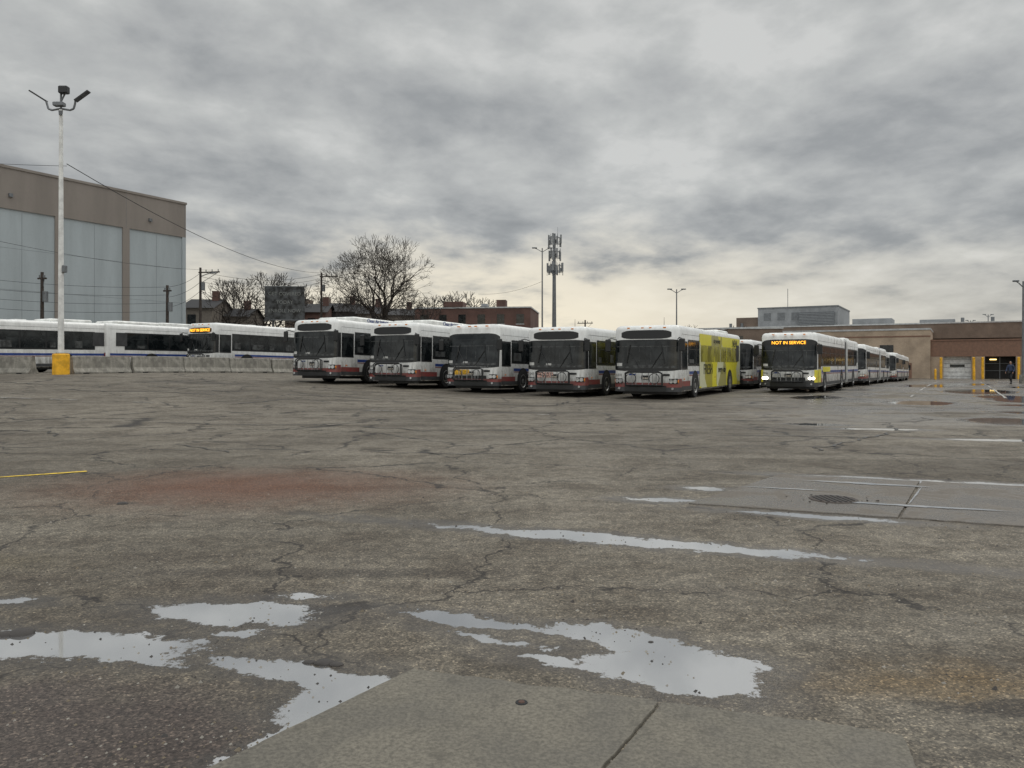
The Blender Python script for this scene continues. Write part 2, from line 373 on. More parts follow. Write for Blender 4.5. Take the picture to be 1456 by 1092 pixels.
# ------------------------------------------------------------ buses
WH=mat('bus_white_paint',(.78,.785,.77),.32,0,.04,2,dirt=.8)
WR=mat('bus_roof_white',(.72,.725,.70),.5,0,.12,2)
RED=mat('bus_red',(.25,.018,.020),.4,0,.15,3,dirt=.55)
BLU=mat('bus_blue',(.018,.05,.22),.35,0,.1,3)
GRY=mat('bus_skirt_grey',(.045,.046,.048),.6,0,.2,3)
TRM=mat('bus_black_trim',(.011,.012,.013),.38)
RIM=mat('wheel_rim',(.32,.32,.31),.45,.6,.25,6)
AMB=mat('amber_lens',(.7,.22,.02),.3)
HLG=mat('headlamp_glass',(.45,.46,.47),.12,.6)
HLO=mat('headlamp_lit',(.9,.9,.9),.3,emit=(1,.93,.78),es=3.5)
SGN=mat('amber_led',(.8,.4,.02),.5,emit=(1,.42,.03),es=2.6)
STL=mat('rack_steel',(.30,.31,.32),.4,.8)
GRL=mat('ad_board',(.55,.5,.42),.5,0,.5,12)
PAP=mat('paper_notice',(.5,.5,.48),.7)
YW=mat('yellow_wrap_paint',(.80,.71,.04),.4,0,.06,2,dirt=.3)
m,nt,b=newmat('advert_wrap'); tc=nt.new('ShaderNodeTexCoord').outputs['Object']
s_=nt.new('ShaderNodeSeparateXYZ'); nt.l.new(tc,s_.inputs[0]); cb=nt.new('ShaderNodeCombineXYZ'); nt.l.new(s_.outputs[1],cb.inputs[0]); nt.l.new(s_.outputs[2],cb.inputs[1])
v1=nt.new('ShaderNodeTexVoronoi',distance='CHEBYCHEV',ins={'Scale':.75}); nt.l.new(cb.outputs[0],v1.inputs['Vector']); q1=nt.new('ShaderNodeSeparateColor'); nt.l.new(v1.outputs['Color'],q1.inputs[0])
n_=nt.noise(tc,1.4,4,.6)
c=nt.mix(nt.mr(q1.outputs[0],.66,.69),nt.mix(n_.outputs[0],(.60,.53,.02),(.76,.70,.04)),(.60,.60,.40))
c=nt.mix(nt.math('MULTIPLY',nt.mr(q1.outputs[1],.80,.82),.8),c,(.28,.25,.04))
nt.l.new(c,b.inputs['Base Color']); b.inputs['Roughness'].default_value=.4; WRAP=m
m,nt,b=newmat('advert_window_film'); tc=nt.new('ShaderNodeTexCoord').outputs['Object']; n_=nt.noise(tc,1.2,3)
nt.l.new(nt.mix(nt.mr(n_.outputs[0],.4,.6),(.20,.18,.03),(.40,.37,.06)),b.inputs['Base Color']); b.inputs['Roughness'].default_value=.2; YW2=m
m,nt,b=newmat('bus_glass'); tc=nt.new('ShaderNodeTexCoord').outputs['Object']
n_=nt.noise(tc,1.6,4,.6,.5)
nt.l.new(nt.mix(nt.mr(n_.outputs[0],.4,.65),(.006,.008,.009),(.028,.032,.033)),b.inputs['Base Color']); b.inputs['Roughness'].default_value=.1
b.inputs['Specular IOR Level'].default_value=.38
bp=nt.new('ShaderNodeBump',ins={'Strength':.12,'Distance':.02}); nt.l.new(nt.noise(tc,.9,1).outputs[0],bp.inputs['Height']); nt.l.new(bp.outputs[0],b.inputs['Normal'])
GLS=m
INTG=mat('seen_through_glass',(.055,.058,.058),.5,0,.5,5)
def make_bus(loc,a=A,style='nf',L=12.2,artic=False,roof=0,sign=None,lit=False,wrap=False,ad=None,rev=False,num='4331',hyb=False,frontyellow=False,H=2.86,rack=True,sc=1.0):
    hw=1.3; D=.42; n=4.0
    lean=(lambda z:.045*(z-.3)) if style=='nf' else (lambda z:.03*(z-.3)+max(0,z-1.15)*.11)
    g=MB(); rb=random.Random(int(num))
    def fp(xf,z,o=0,ox=None):
        c=max(0,1-abs(xf)**n)**(1/n)
        return ((hw+o)*xf,D-(D+o)*c+lean(z)*c,z)
    def ths(f0,f1,k):
        t0=math.copysign(math.asin(min(1,abs(f0)**(n/2))),f0); t1=math.copysign(math.asin(min(1,abs(f1)**(n/2))),f1)
        r=[]
        for i in range(k+1):
            t=t0+(t1-t0)*i/k; s_=math.sin(t); r.append(math.copysign(abs(s_)**(2/n),s_))
        return r
    F=ths(-1,1,22)
    def ring(z,ins,y0,y1,Df):
        P=[]
        if Df: 
            for xf in F:
                c=max(0,1-abs(xf)**n)**(1/n); P.append(((hw-ins)*xf,D-(D-ins)*c+lean(z)*c,z))
        else: P+=[(-(hw-ins),y0,z),(hw-ins,y0,z)]
        d=.16
        P.append((hw-ins,y1-d,z))
        for k in range(1,5):
            t=k/4*math.pi/2; P.append((hw-ins-d*(1-math.cos(t)),y1-d+(d-ins*.5)*math.sin(t),z))
        P+=[(-p[0],p[1],z) for p in P[-4:][::-1]]; P.append((-(hw-ins),y1-d,z))
        return P
    def shell(y0,y1,front):
        lv=[(.30,.03),(.34,0),(.8,0),(1.15,0),(1.6,0),(H-.22,0),(H-.13,.02),(H-.06,.07),(H-.015,.16),(H,.32)]
        rows=[ring(z,i,y0,y1,front) for z,i in lv]
        g.grid(rows,WH,True); g.face(rows[-1],WR); g.face(rows[0][::-1],TRM)
    secs=[(0,L)]
    if artic: secs=[(0,L-6.9),(L-5.7,L)]
    shell(secs[0][0],secs[0][1],True)
    if artic:
        shell(secs[1][0],secs[1][1],False)
        rows=[]
        for k in range(25):
            y=secs[0][1]-.1+1.4*k/24; i_=.08 if k%2 else .16
            rows.append([(-(hw-i_),y,.45),(-(hw-i_),y,H-.2),(-(hw-i_-.15),y,H-.06),((hw-i_-.15),y,H-.06),((hw-i_),y,H-.2),((hw-i_),y,.45)])
        g.grid(rows,mat('bellows',(.10,.10,.105),.8),True)
    for y0,y1 in secs: g.box(-1.1,1.1,y0+.6,y1-.3,.18,.31,TRM)
    def fpan(f0,f1,z0,z1,o,m,k=14,kz=4):
        z0f=z0 if callable(z0) else (lambda x:z0); z1f=z1 if callable(z1) else (lambda x:z1)
        xs_=ths(f0,f1,k) if abs(f1-f0)>.5 or abs(f0)>.9 or abs(f1)>.9 else [f0+(f1-f0)*i/k for i in range(k+1)]
        g.grid([[fp(x,z0f(x)+(z1f(x)-z0f(x))*j/kz,o) for x in xs_] for j in range(kz+1)],m)
    rnd=lambda zc,amp,fm,p=10:(lambda x:zc-amp*(abs(x)/fm)**p)
    if style=='nf':
        fpan(-1.0,1.0,lambda x:1.09+.05*abs(x)**6,rnd(2.30,.06,1),.005,TRM,22)
        fpan(-.965,-.015,lambda x:1.17,rnd(2.25,.10,.97,14),.010,GLS,14)
        fpan(.015,.965,lambda x:1.17,rnd(2.25,.10,.97,14),.010,GLS,14)
        fpan(-.76,.76,lambda x:2.325+.08*(abs(x)/.76)**6,lambda x:2.665-.09*(abs(x)/.76)**6,.006,TRM,16)
    else:
        fpan(-.99,.99,lambda x:1.08+.05*abs(x)**6,rnd(2.58,.16,1,8),.005,TRM,22)
        fpan(-.95,.95,lambda x:1.15,rnd(2.30,.08,.97,14),.010,GLS,20)
        fpan(-.80,.80,2.33,rnd(2.52,.06,.8,8),.012,GLS if not sign else TRM,16)
        g.cyl(fp(0,1.2,.013),fp(0,2.28,.013),.012,.012,TRM,6)
    fpan(-.88,.90,1.20,lambda x:1.31+.04*math.cos(x*5),.0125,INTG,14,1)
    cw=Vector(fp(.42,1.45,.013)); pts_=[(cw.x+.19*math.cos(t*.5236),cw.y-.001,cw.z+.12*math.sin(t*.5236)) for t in range(13)]; g.tube(pts_,.012,INTG,4)
    fpan(-.90,-.72,1.28,1.40,.014,PAP,3,1)
    if rb.random()<.6: fpan(-.30,-.12,1.28,1.36,.014,PAP,2,1)
    fpan(-.9,.9,2.02,2.05,.0125,INTG,14,1)
    for xf in (-.55,-.2,.15,.62): fpan(xf,xf+.016,1.45,2.02,.0125,INTG,2,1)
    fpan(-1,1,.30,.47,.010,GRY,22)
    if style=='nf':
        fpan(-1,1,.47,.64,.012,RED if not frontyellow else GRY,22)
        for s_ in (-1,1): fpan(s_*.66,s_*1.0,.64,lambda x:.64+.16*max(0,(abs(x)-.66)/.34),.012,RED,8)
    else:
        fpan(-1,1,.47,.60,.012,RED if not frontyellow else GRY,22)
        fpan(-.60,.60,.60,.74,.012,TRM,12)
    fpan(-.62,.62,.33,.53,.03,TRM,12)
    for s_ in (-1,1):
        fpan(s_*.70,s_*.94,.60,.80,.018,TRM,6)
        for xf in (.745,.86):
            p=Vector(fp(s_*xf,.70,.02)); q=p+Vector((s_*.02,-.04,0)); g.cyl(p+Vector((0,.05,0)),q,.08,.075,HLO if (lit) else HLG,14)
        p=Vector(fp(s_*.95,.69,.01)); g.ball(p,.03,.03,.07,AMB,8)
        p=Vector(fp(s_*.80,.42,.02)); g.cyl(p,p+Vector((0,-.02,0)),.05,.05,HLG,10)
        for xf in (.55,.12,): 
            g.box(s_*xf*hw-.05,s_*xf*hw+.05,.13,.22,H-.13,H-.085,AMB)
        top=Vector(fp(s_*.93,2.30,.01)); out=top+Vector((s_*.24,-.30,.02)); 
        g.tube([top,top+Vector((s_*.12,-.24,.06)),out],.018,TRM,6)
        g.box(out.x-.11,out.x+.11,out.y-.04,out.y+.05,out.z-.48,out.z+.0,TRM,.025)
        p0=Vector(fp(s_*.18,1.2,.03)); p1=Vector(fp(s_*.50,1.85,.03)); g.tube([p0,p1],.014,TRM,5)
        p2=Vector(fp(s_*.56,1.38,.035)); p3=Vector(fp(s_*.46,2.12,.035)); g.tube([p2,p3],.016,TRM,5)
    fpan(-.12,.12,.76,.92,.014,TRM,4); fpan(-.10,.10,.78,.84,.017,GRL,4)
    fpan(.50,.72,.90,.98,.012,TRM,3); fpan(-.5,-.3,.93,.98,.012,BLU,3)
    if ad:
        fpan(-.62,-.05,.78,1.0,.016,ad,6)
    if rack:
        yb=-.16
        for dy,zz in ((0,0),(-.1,.03)):
            g.tube([(-.72,yb+dy,.52+zz),(-.72,yb+dy,.98+zz),(-.60,yb+dy,1.04+zz),(.60,yb+dy,1.04+zz),(.72,yb+dy,.98+zz),(.72,yb+dy,.52+zz),(-.72,yb+dy,.52+zz)],.024,TRM,6)
        for x in (-.45,-.3,-.05,.2,.35,.5): g.tube([(x,yb-.05,.52),(x,yb-.05,1.02)],.016,STL,5)
        g.tube([(-.3,.02,.5),(-.3,yb,.52)],.025,TRM); g.tube([(.3,.02,.5),(.3,yb,.52)],.025,TRM)
        for x in (-.5,.42):
            pts=[(x+.2*math.cos(t*.5236),yb-.08,.80+.2*math.sin(t*.5236)) for t in range(13)]; g.tube(pts,.014,TRM,5)
    def sq(s_,y0,y1,z0,z1,o,m):
        x=s_*(hw+o); P=[(x,y0,z0),(x,y1,z0),(x,y1,z1),(x,y0,z1)]
        g.face(P if s_>0 else P[::-1],m)
    axles=[2.55,9.35] if not artic else [2.55,secs[0][1]-1.6 if secs[0][1]>8 else 5.9, L-2.9]
    axles=[y for y in axles if y<L-1]
    def clip_secs(y0,y1):
        for a0,a1 in secs:
            c0,c1=max(y0,a0+ (.02)),min(y1,a1-.18)
            if c1-c0>.3: yield c0,c1
    for s_ in (-1,1):
        for c0,c1 in clip_secs(.44,L):
            sq(s_,c0,c1,.34,.50,.004,GRY)
            sq(s_,max(c0,1.6),c1,.95,1.07,.004,BLU); sq(s_,max(c0,1.6),c1,.89,.925,.004,RED)
            sq(s_,c0,c1,2.50,2.512,.004,GRY)
        sq(s_,.44,1.75,.50,.70,.005,RED)
        sq(s_,.46,1.32,1.14,2.24,.006,TRM); sq(s_,.52,1.26,1.22,2.16,.010,GLS)
        for c0,c1 in clip_secs(1.38,L-1.1):
            sq(s_,c0,c1,1.28,2.32,.006,TRM)
            k=max(1,round((c1-c0)/1.45)); w_=(c1-c0)/k
            for i in range(k):
                a0,a1=c0+i*w_+.05,c0+(i+1)*w_-.05
                sq(s_,a0,a1,1.36,1.93,.011,GLS); sq(s_,a0,a1,1.96,2.25,.011,GLS)
                if rb.random()<.7: sq(s_,a0+.15,a0+.15+rb.uniform(.3,.9),1.39,1.39+rb.uniform(.15,.4),.0125,INTG)
        for yy in [1.5+1.2*i for i in range(int((L-2)/1.2))]:
            if any(a0+.1<yy<a1-.2 for a0,a1 in secs): g.box(s_*(hw+.003)-.001,s_*(hw+.003)+.001,yy,yy+.012,.52,.86,GRY)
        g.box(s_*(hw+.012)-.01,s_*(hw+.012)+.01,L-1.25,L-.55,1.5,2.3,GRY)
        for yy in (.75,L*.5,L-.6): g.box(s_*(hw+.01)-.012,s_*(hw+.01)+.012,yy,yy+.1,.76,.80,AMB)
        for ya in axles:
            P=[]
            for i in range(15):
                t=math.pi*(-.12+1.24*i/14); P.append((s_*(hw+.008),ya+.60*math.cos(t),max(.335,.50+.60*math.sin(t))))
            g.face(P if s_<0 else P[::-1],DARK)
            xi,xo=s_*(hw-.30),s_*(hw+.015)
            prof=[(xi,.40),(xi,.46),(s_*(hw-.25),.49),(s_*(hw-.03),.49),(xo,.46),(xo,.30)]
            rows=[[(x,ya+r_*math.cos(2*math.pi*j/26),.49+r_*math.sin(2*math.pi*j/26)) for j in range(26)] for x,r_ in prof]
            g.grid(rows,DARK,True)
            rr_=[(s_*(hw+.014),.30),(s_*(hw+.02),.285),(s_*(hw-.05),.25),(s_*(hw-.06),.13),(s_*(hw+.01),.11),(s_*(hw+.02),.0)]
            rows=[[(x,ya+r_*math.cos(2*math.pi*j/26),.49+r_*math.sin(2*math.pi*j/26)) for j in range(26)] for x,r_ in rr_]
            g.grid(rows,RIM,True)
    for yd in ((.55,1.75),(6.0,7.3)):
        if yd[1]<secs[0][1]-.3:
            sq(-1,yd[0],yd[1],.36,2.34,.013,TRM)
            mdd=(yd[0]+yd[1])/2
            sq(-1,yd[0]+.07,mdd-.05,.50,2.26,.017,GLS); sq(-1,mdd+.05,yd[1]-.07,.50,2.26,.017,GLS)
    g.box(-1.0,1.0,L-.005,L+.008,1.45,2.25,GLS); g.box(-.95,.95,L-.005,L+.010,.55,1.3,GRY)
    for s_ in (-1,1): g.box(s_*1.08-.06,s_*1.08+.06,L-.01,L+.02,.7,1.1,RED)
    if roof or hyb:
        hh=.22 if roof==1 else .30
        g.box(-1.02,1.02,L-3.6,L-.7,H-.03,H+hh*.8,WR,.07)
        g.box(-.55,.55,L-3.2,L-1.2,H+hh*.8-.01,H+hh*.8+.02,GRY)
        if hyb:
            g.box(-1.08,1.08,1.6,L-3.75,H-.05,H+.20,WR,.06)
            for k in range(5): g.box(-.8,.8,2+k*1.2,2.5+k*1.2,H+.195,H+.22,GRY)
    else:
        g.box(-.85,.85,L-3.4,L-1.0,H-.02,H+.16,WR,.05)
    for yy in (3.5,7.2):
        g.box(-.35,.35,yy,yy+.6,H-.01,H+.07,WR,.02)
    g.cyl((.4,1.2,H-.02),(.4,1.2,H+.35),.012,.006,TRM,6)
    if wrap:
        for s_ in (1,-1):
            sq(s_,3.25,L-.3,.36,2.62,.014,WRAP)
            for i in range(0,6): sq(s_,3.45+i*1.3,4.65+i*1.3,1.45,2.15,.018,YW2)
        for ya in axles:
            for s_ in (1,-1):
                P=[(s_*(hw+.0245),ya+.6*math.cos(math.pi*(-.1+1.2*i/14)),max(.35,.5+.6*math.sin(math.pi*(-.1+1.2*i/14)))) for i in range(15)]
                if ya>4:
                    g.face(P if s_<0 else P[::-1],DARK)
                    rows=[[(s_*x,ya+r_*math.cos(2*math.pi*j/26),.49+r_*math.sin(2*math.pi*j/26)) for j in range(26)] for x,r_ in ((hw+.026,.48),(hw+.04,.45),(hw+.04,.30),(hw+.03,.28),(hw+.03,.12),(hw+.045,.1),(hw+.045,0))]
                    g.grid(rows[:3],DARK,True); g.grid(rows[2:],RIM,True)
    if frontyellow:
        for s_ in (1,-1):
            fpan(s_*.90,s_*.999,.5,1.1,.02,YW,6)
            sq(s_,.44,1.3,.5,1.12,.013,YW); sq(s_,1.9,4.4,1.0,1.25,.013,YW)
    dx,dy=math.sin(R(a)),math.cos(R(a))
    x0,y0=loc
    if rev: dx,dy=-dx,-dy
    za=gz(x0+dx*2.5,y0+dy*2.5); zb=gz(x0+dx*9.5,y0+dy*9.5)
    pitch=math.atan((zb-za)/7.0)
    z0=za-math.tan(pitch)*2.5
    o=g.obj('transit_bus',(x0,y0,z0),(pitch,0,-R(a)+(math.pi if rev else 0)),ang=32); o.scale=(sc,sc,sc)
    if sign:
        zt=2.495 if style=='nf' else 2.41
        lnang=math.atan(.045 if style=='nf' else .14)
        p=fp(0,zt,.03)
        text('destination_sign',sign,.245 if style=='nf' else .215,(0,p[1]-.0,zt),(R(90)-lnang,0,0),SGN,o,.006,1.0)
    p=fp(-.8,.87,.03); text('fleet_number',num,.13,(p[0],p[1]-.02,.93),(R(90),0,0),TRM,o,.002)
    if hyb: text('roof_lettering','Clean Air Hybrid',.24,(hw-.205,3.4,H+.075),(R(90),0,R(90)),BLU,o,.004)
    if wrap:
        text('wrap_lettering','FRESH',.62,(hw+.022,4.8,1.12),(R(90),0,R(90)),TRM,o,.003); text('wrap_lettering','every day',.42,(hw+.022,7.6,1.12),(R(90),0,R(90)),TRM,o,.003)
        text('wrap_lettering','NEW',.5,(hw+.024,10.6,2.35),(R(90),0,R(90)),TRM,o,.003); text('wrap_lettering','city service',.3,(hw+.024,6.5,2.38),(R(90),0,R(90)),TRM,o,.003)
    return o
def P(u,Y): return ((u-728)/1100*Y,Y)
ADY=mat('yellow_ad',(.75,.42,.03),.5,0,.35,14); ADR=mat('red_ad',(.55,.35,.30),.5,0,.6,16)
AR=27.0; FR=[(-9.3,35.9),(-5.5,34.9),(-1.82,33.7),(1.78,32.4),(5.32,30.9)]
make_bus(FR[0],a=AR,hyb=True,num='4308',roof=1,sc=1.03)
make_bus(FR[1],a=AR,hyb=True,num='4085',roof=1,sc=1.03)
make_bus(FR[2],a=AR,style='nova',ad=ADY,num='6712',H=3.0,sc=1.0)
make_bus(FR[3],a=AR,ad=ADR,num='1047',sc=1.03)
make_bus(FR[4],a=AR,wrap=True,num='1031',sc=1.04)
make_bus((13.55,38.0),a=30,style='nova',artic=True,L=17.5,sign='NOT IN SERVICE',lit=True,frontyellow=True,num='7906',H=2.92,sc=1.02)
s3,c3=math.sin(R(AR)),math.cos(R(AR))
for i,(x,y) in enumerate(FR):
    t=13.6+(.6*i)%1.5; off=.35 if i==4 else 0
    make_bus((x+s3*t+c3*off,y+c3*t-s3*off),a=AR,num='41%02d'%(i*7),roof=i%2,artic=(i==4),L=17.5 if i==4 else 12.2,H=2.86 if i<4 else 2.8,style='nova' if i==4 else 'nf')
s2,c2=math.sin(R(30)),math.cos(R(30))
for i,(t,off) in enumerate(((18.3,.45),(31,.2),(43.5,.7),(56,.6))):
    make_bus((13.55+s2*t+c2*off,38.0+c2*t-s2*off),a=30,artic=i==0,L=17.5 if i==0 else 12.2,num='79%02d'%(i*9),hyb=i==1,style='nf' if i%2 else 'nova')
make_bus((-39+.5*14.2+1.0,22.5+.866*14.2+1.2),num='1510')
make_bus((-39+.5*44.6+.6,22.5+.866*44.6),artic=True,L=17.5,rev=True,num='4160',roof=1,hyb=True)
make_bus((-18.9,46.6),sign='NOT IN SERVICE',num='1604',roof=1,H=2.95)

# ------------------------------------------------------------ jersey barriers
BAR=mat('barrier_concrete',(.30,.285,.25),.85,0,.28,2.5,bump=.3,dirt=.5)
def barrier(p0,ang,ln=3.0):
    g=MB(); prof=[(-.30,0),(-.30,.08),(-.16,.30),(-.09,.86),(-.07,.89),(.07,.89),(.09,.86),(.16,.30),(.30,.08),(.30,0)]
    rows=[[(x,-ln/2+.02,z) for x,z in prof],[(x,ln/2-.02,z) for x,z in prof]]
    g.grid(rows,BAR); g.face(rows[0],BAR); g.face(rows[1][::-1],BAR)
    for y in (-.9,.9): g.box(-.312,.312,y-.15,y+.15,-.02,.06,DARK)
    g.obj('concrete_barrier',(p0[0],p0[1],gz(*p0)-.01),(random.uniform(-.006,.006),0,ang),ang=20)
pts=[(-36,41.5),(-22.0,38.6),(-10.0,56.5)]
for a_,b2 in zip(pts[:-1],pts[1:]):
    a_=Vector(a_);b2=Vector(b2); n_=int((b2-a_).length/3.05); d=(b2-a_).normalized(); an=math.atan2(-d.x,d.y)
    for i in range(n_):
        c=a_+d*(1.52+3.05*i); barrier((c.x+random.uniform(-.05,.05),c.y),an+random.uniform(-.02,.02))

# ------------------------------------------------------------ lamps, poles
PWH=mat('white_pole_paint',(.70,.70,.68),.5,0,.1,3); PGR=mat('galvanised_steel',(.17,.18,.19),.5,.5); PYL=mat('yellow_bollard_paint',(.80,.42,.02),.55,0,.15,3)
WOOD=mat('weathered_wood',(.05,.04,.034),.9,0,.3,4)
def light_mast(x,y):
    g=MB(); 
    g.cyl((0,0,-.1),(0,0,.98),.38,.38,PYL,28); g.cyl((0,0,.98),(0,0,1.02),.38,.34,PYL,28)
    g.cyl((0,0,1.02),(0,0,1.06),.24,.24,PGR,16); g.cyl((0,0,1.02),(0,0,13.0),.14,.085,PWH,16)
    g.box(.1,.26,-.12,.1,5.0,5.35,PGR,.02)
    g.cyl((0,0,12.95),(0,0,13.8),.05,.05,PGR,8)
    for s_ in (-1,1):
        pth=[(0,0,13.05),(s_*.45,0,12.98),(s_*.62,0,13.05),(s_*.68,0,13.25),(s_*.72,-.02,13.42)]
        g.tube(pth,.05,PGR,8)
        a0=Vector((s_*.72,-.02,13.42)); dirv=Vector((s_*.82,-.1,.52)).normalized(); up=Vector((-s_*.52,0,.82)); sd=Vector((0,1,0))
        P8=[]
        for t in (0,.85):
            for q in (-.14,.14):
                for k in (-.035,.035): P8.append(a0+dirv*t+sd*q+up*k)
        for f in ((0,1,3,2),(4,6,7,5),(0,4,5,1),(2,3,7,6),(0,2,6,4),(1,5,7,3)): g.face([P8[i] for i in f],TRM)
    g.box(-.02,.42,-.25,.05,13.75,14.12,TRM,.04); g.tube([(0,0,13.4),(.2,0,13.8)],.04,PGR)
    g.box(-.32,.2,-.2,.1,13.15,13.35,PGR,.03); g.cyl((.05,-.12,12.7),(.05,-.12,12.9),.08,.1,PGR,10)
    g.obj('light_mast',(x,y,gz(x,y)))
light_mast(-22.15,38.0)
def yard_lamp(x,y,H_,arms=2,al=1.4,head=.6):
    g=MB(); g.cyl((0,0,-.2),(0,0,.7),.3,.28,BAR,14); g.cyl((0,0,.7),(0,0,H_),.12,.07,PGR,10)
    for i in range(arms):
        s_=1 if i else -1
        g.tube([(0,0,H_-.5),(s_*al*.6,0,H_-.15),(s_*al,0,H_)],.04,PGR,6)
        g.box(s_*al-head/2,s_*al+head/2,-.15,.15,H_-.05,H_+.09,PGR,.03)
    g.obj('yard_lamp',(x,y,gz(x,y)))
yard_lamp(*P(771,95),15.8,2,.95); yard_lamp(*P(962,100),11.6,2,.9); yard_lamp(*P(1380,150),10.5,2,.7,.5); yard_lamp(*P(1405,140),11,2,.7,.5); yard_lamp(*P(1455,62),8.2,2,.6,.4); yard_lamp(*P(745,130),9.5,2,.8)
def util_pole(x,y,H_,arm=2.4,side=0,lamp=False):
    g=MB(); g.cyl((0,0,-1),(0,0,H_),.17,.11,WOOD,10)
    g.box(-arm/2+side,arm/2+side,-.06,.06,H_-.55,H_-.43,WOOD)
    for k in range(4):
        xx=-arm/2+side+.15+k*(arm-.3)/3; g.cyl((xx,0,H_-.43),(xx,0,H_-.22),.04,.05,PGR,8)
    g.cyl((.3,0,H_-2.3),(.3,0,H_-1.5),.2,.2,PGR,12)
    if lamp: g.tube([(0,0,H_-.9),(.9,-.2,H_-.7),(1.6,-.3,H_-.6)],.04,PGR); g.box(1.5,2.0,-.4,-.2,H_-.68,H_-.55,PGR,.03)
    g.tube([(0,0,H_-1.6),(arm/2+side-.2,0,H_-.55)],.025,PGR)
    g.obj('utility_pole',(x,y,gz(x,y)),(0,0,-.25))
poles=[(P(285,78),10.2,2.4),(P(457,95),11.7,2.4),(P(60,60),7.6,.8),(P(238,68),7.4,.8),(P(832,120),8.6,2.4),(P(1015,130),8,2.4),(P(640,120),8.6,2.4)]
for (p,h,ar) in poles: util_pole(p[0],p[1],h,ar,1.0 if h in(10.2,11.7) else 0,h in (10.2,))
def wires(name,p0,p1,sag,cnt=1,sp=.4,r=.018):
    g=MB()
    for k in range(cnt):
        a_=Vector(p0)+Vector((0,0,-k*sp)); b2=Vector(p1)+Vector((0,0,-k*sp)); q=[]
        for i in range(21):
            t=i/20; v=a_.lerp(b2,t); v.z-=sag*4*t*(1-t); q.append(v)
        g.tube(q,r,DARK,4)
    g.obj(name)
def W(u,v,Y): return ((u-728)/1100*Y,Y,1.4+(518-v)*Y/1100)
wires('overhead_wires',W(95,233,38),W(457,388,95),1.3,1,.4,.02)
wires('overhead_wires',W(-300,200,45),W(95,236,38),.3,1,.4,.012)
wires('overhead_wires',W(-60,392,55),W(238,408,68),.3,4,.7,.016)
wires('overhead_wires',W(238,408,68),W(285,388,78),.3,3,.9,.018)
wires('overhead_wires',W(285,386,78),W(457,390,95),.8,3,.5,.02)
wires('overhead_wires',W(-60,330,50),W(300,384,78),.5,1,.5,.014)
wires('overhead_wires',W(457,390,95),W(755,440,120),.9,2,.7,.02)
wires('overhead_wires',W(680,418,100),W(771,400,95),.5,1,.7,.016)

def cell_tower(x,y,H_):
    g=MB(); g.cyl((0,0,-1),(0,0,H_),.36,.2,PGR,14)
    AN=mat('antenna_panel',(.20,.21,.22),.5)
    for ti,(z,rad,cnt) in enumerate(((H_-1.0,1.05,6),(H_-3.0,.95,6),(H_-5.0,1.3,9))):
        for k in range(3):
            a0=2*math.pi*k/3+.3; a1=a0+2*math.pi/3
            p0=Vector((rad*math.cos(a0),rad*math.sin(a0),z)); p1=Vector((rad*math.cos(a1),rad*math.sin(a1),z))
            for dz_ in (-.45,.45): g.tube([p0+Vector((0,0,dz_)),p1+Vector((0,0,dz_))],.035,PGR)
            g.tube([(0,0,z-.5),p0],.04,PGR); g.tube([(0,0,z-.5),p1],.04,PGR)
            for j in range(cnt//3+1):
                c=p0.lerp(p1,(j+.15)/(cnt/3+.2)); zz=.25*((j*7+k*3+ti)%3-1); g.box(c.x-.12,c.x+.12,c.y-.08,c.y+.08,z-.6+zz,z+.65+zz,AN,.02)
                g.tube([(c.x*1.05,c.y*1.05,z-.9),(c.x*1.05,c.y*1.05,z+.95)],.025,PGR,5)
                if (j+k)%2: g.box(c.x*.75-.12,c.x*.75+.12,c.y*.75-.12,c.y*.75+.12,z-.35,z+.15,PGR)
    g.cyl((.5,0,H_-.5),(.5,0,H_+.9),.02,.02,PGR,5)
    for k in range(40): g.box(-.06,.06,-.42,-.34,.5+k*.45,.53+k*.45,PGR)
    g.obj('cell_tower',(x,y,gz(x,y)))
cell_tower(*P(788,110),20.2)

# ------------------------------------------------------------ warehouse
def panel_mat(name,c1,sc_=(1,.5)):
    m,nt,b=newmat(name); tc=nt.new('ShaderNodeTexCoord').outputs['Object']
    mp=nt.new('ShaderNodeMapping'); nt.l.new(tc,mp.inputs[0]); mp.inputs['Scale'].default_value=(1,1,.15)
    a1=nt.noise(mp.outputs[0],.6,6,.65).outputs[0]; a2=nt.noise(tc,4,5,.7).outputs[0]
    c=nt.mix(nt.mr(a1,.3,.7),tuple(x*.84 for x in c1),c1); c=nt.mix(nt.math('MULTIPLY',nt.mr(a2,.5,.7),.14),c,tuple(x*.6 for x in c1))
    nt.l.new(c,b.inputs['Base Color']); b.inputs['Roughness'].default_value=.8; return m
WP=panel_mat('precast_pale_panel',(.40,.445,.465)); WT=panel_mat('precast_taupe_band',(.255,.225,.20)); CAP=mat('coping_metal',(.42,.43,.43),.5)
g=MB(); Hh=17.2; zb_=13.8
g.box(-45,0,-62,0,-1,Hh,WP)
g.box(-45.04,.12,-62.1,.12,zb_,Hh-.002,WT); g.box(-45.1,.2,-62.2,.2,Hh,Hh+.22,WT)
for y in [-6.5-6.4*i for i in range(9)]: g.box(.0,.12,y-.35,y+.35,-1,zb_,WT)
g.box(.0,.12,-.3,.12,-1,zb_,WP)
for y in [-3.2-6.4*i for i in range(9)]:
    g.box(.0,.004,y-.012,y+.012,0,zb_-.15,PGR)
for y in [-6.5-6.4*i for i in range(9)]+[-.02]: g.box(.12,.124,y-.012,y+.012,zb_,Hh-.01,PGR)
for z in (3.5,7,10.5): g.box(.0,.004,-62,-.3,z,z+.02,PGR)
for y in (-4,-17,-30): g.box(.12,.30,y-.15,y+.15,zb_+1.0,zb_+1.3,PGR)
g.obj('warehouse',(-33.9,80,.7),(0,0,-R(A)),smooth=False)

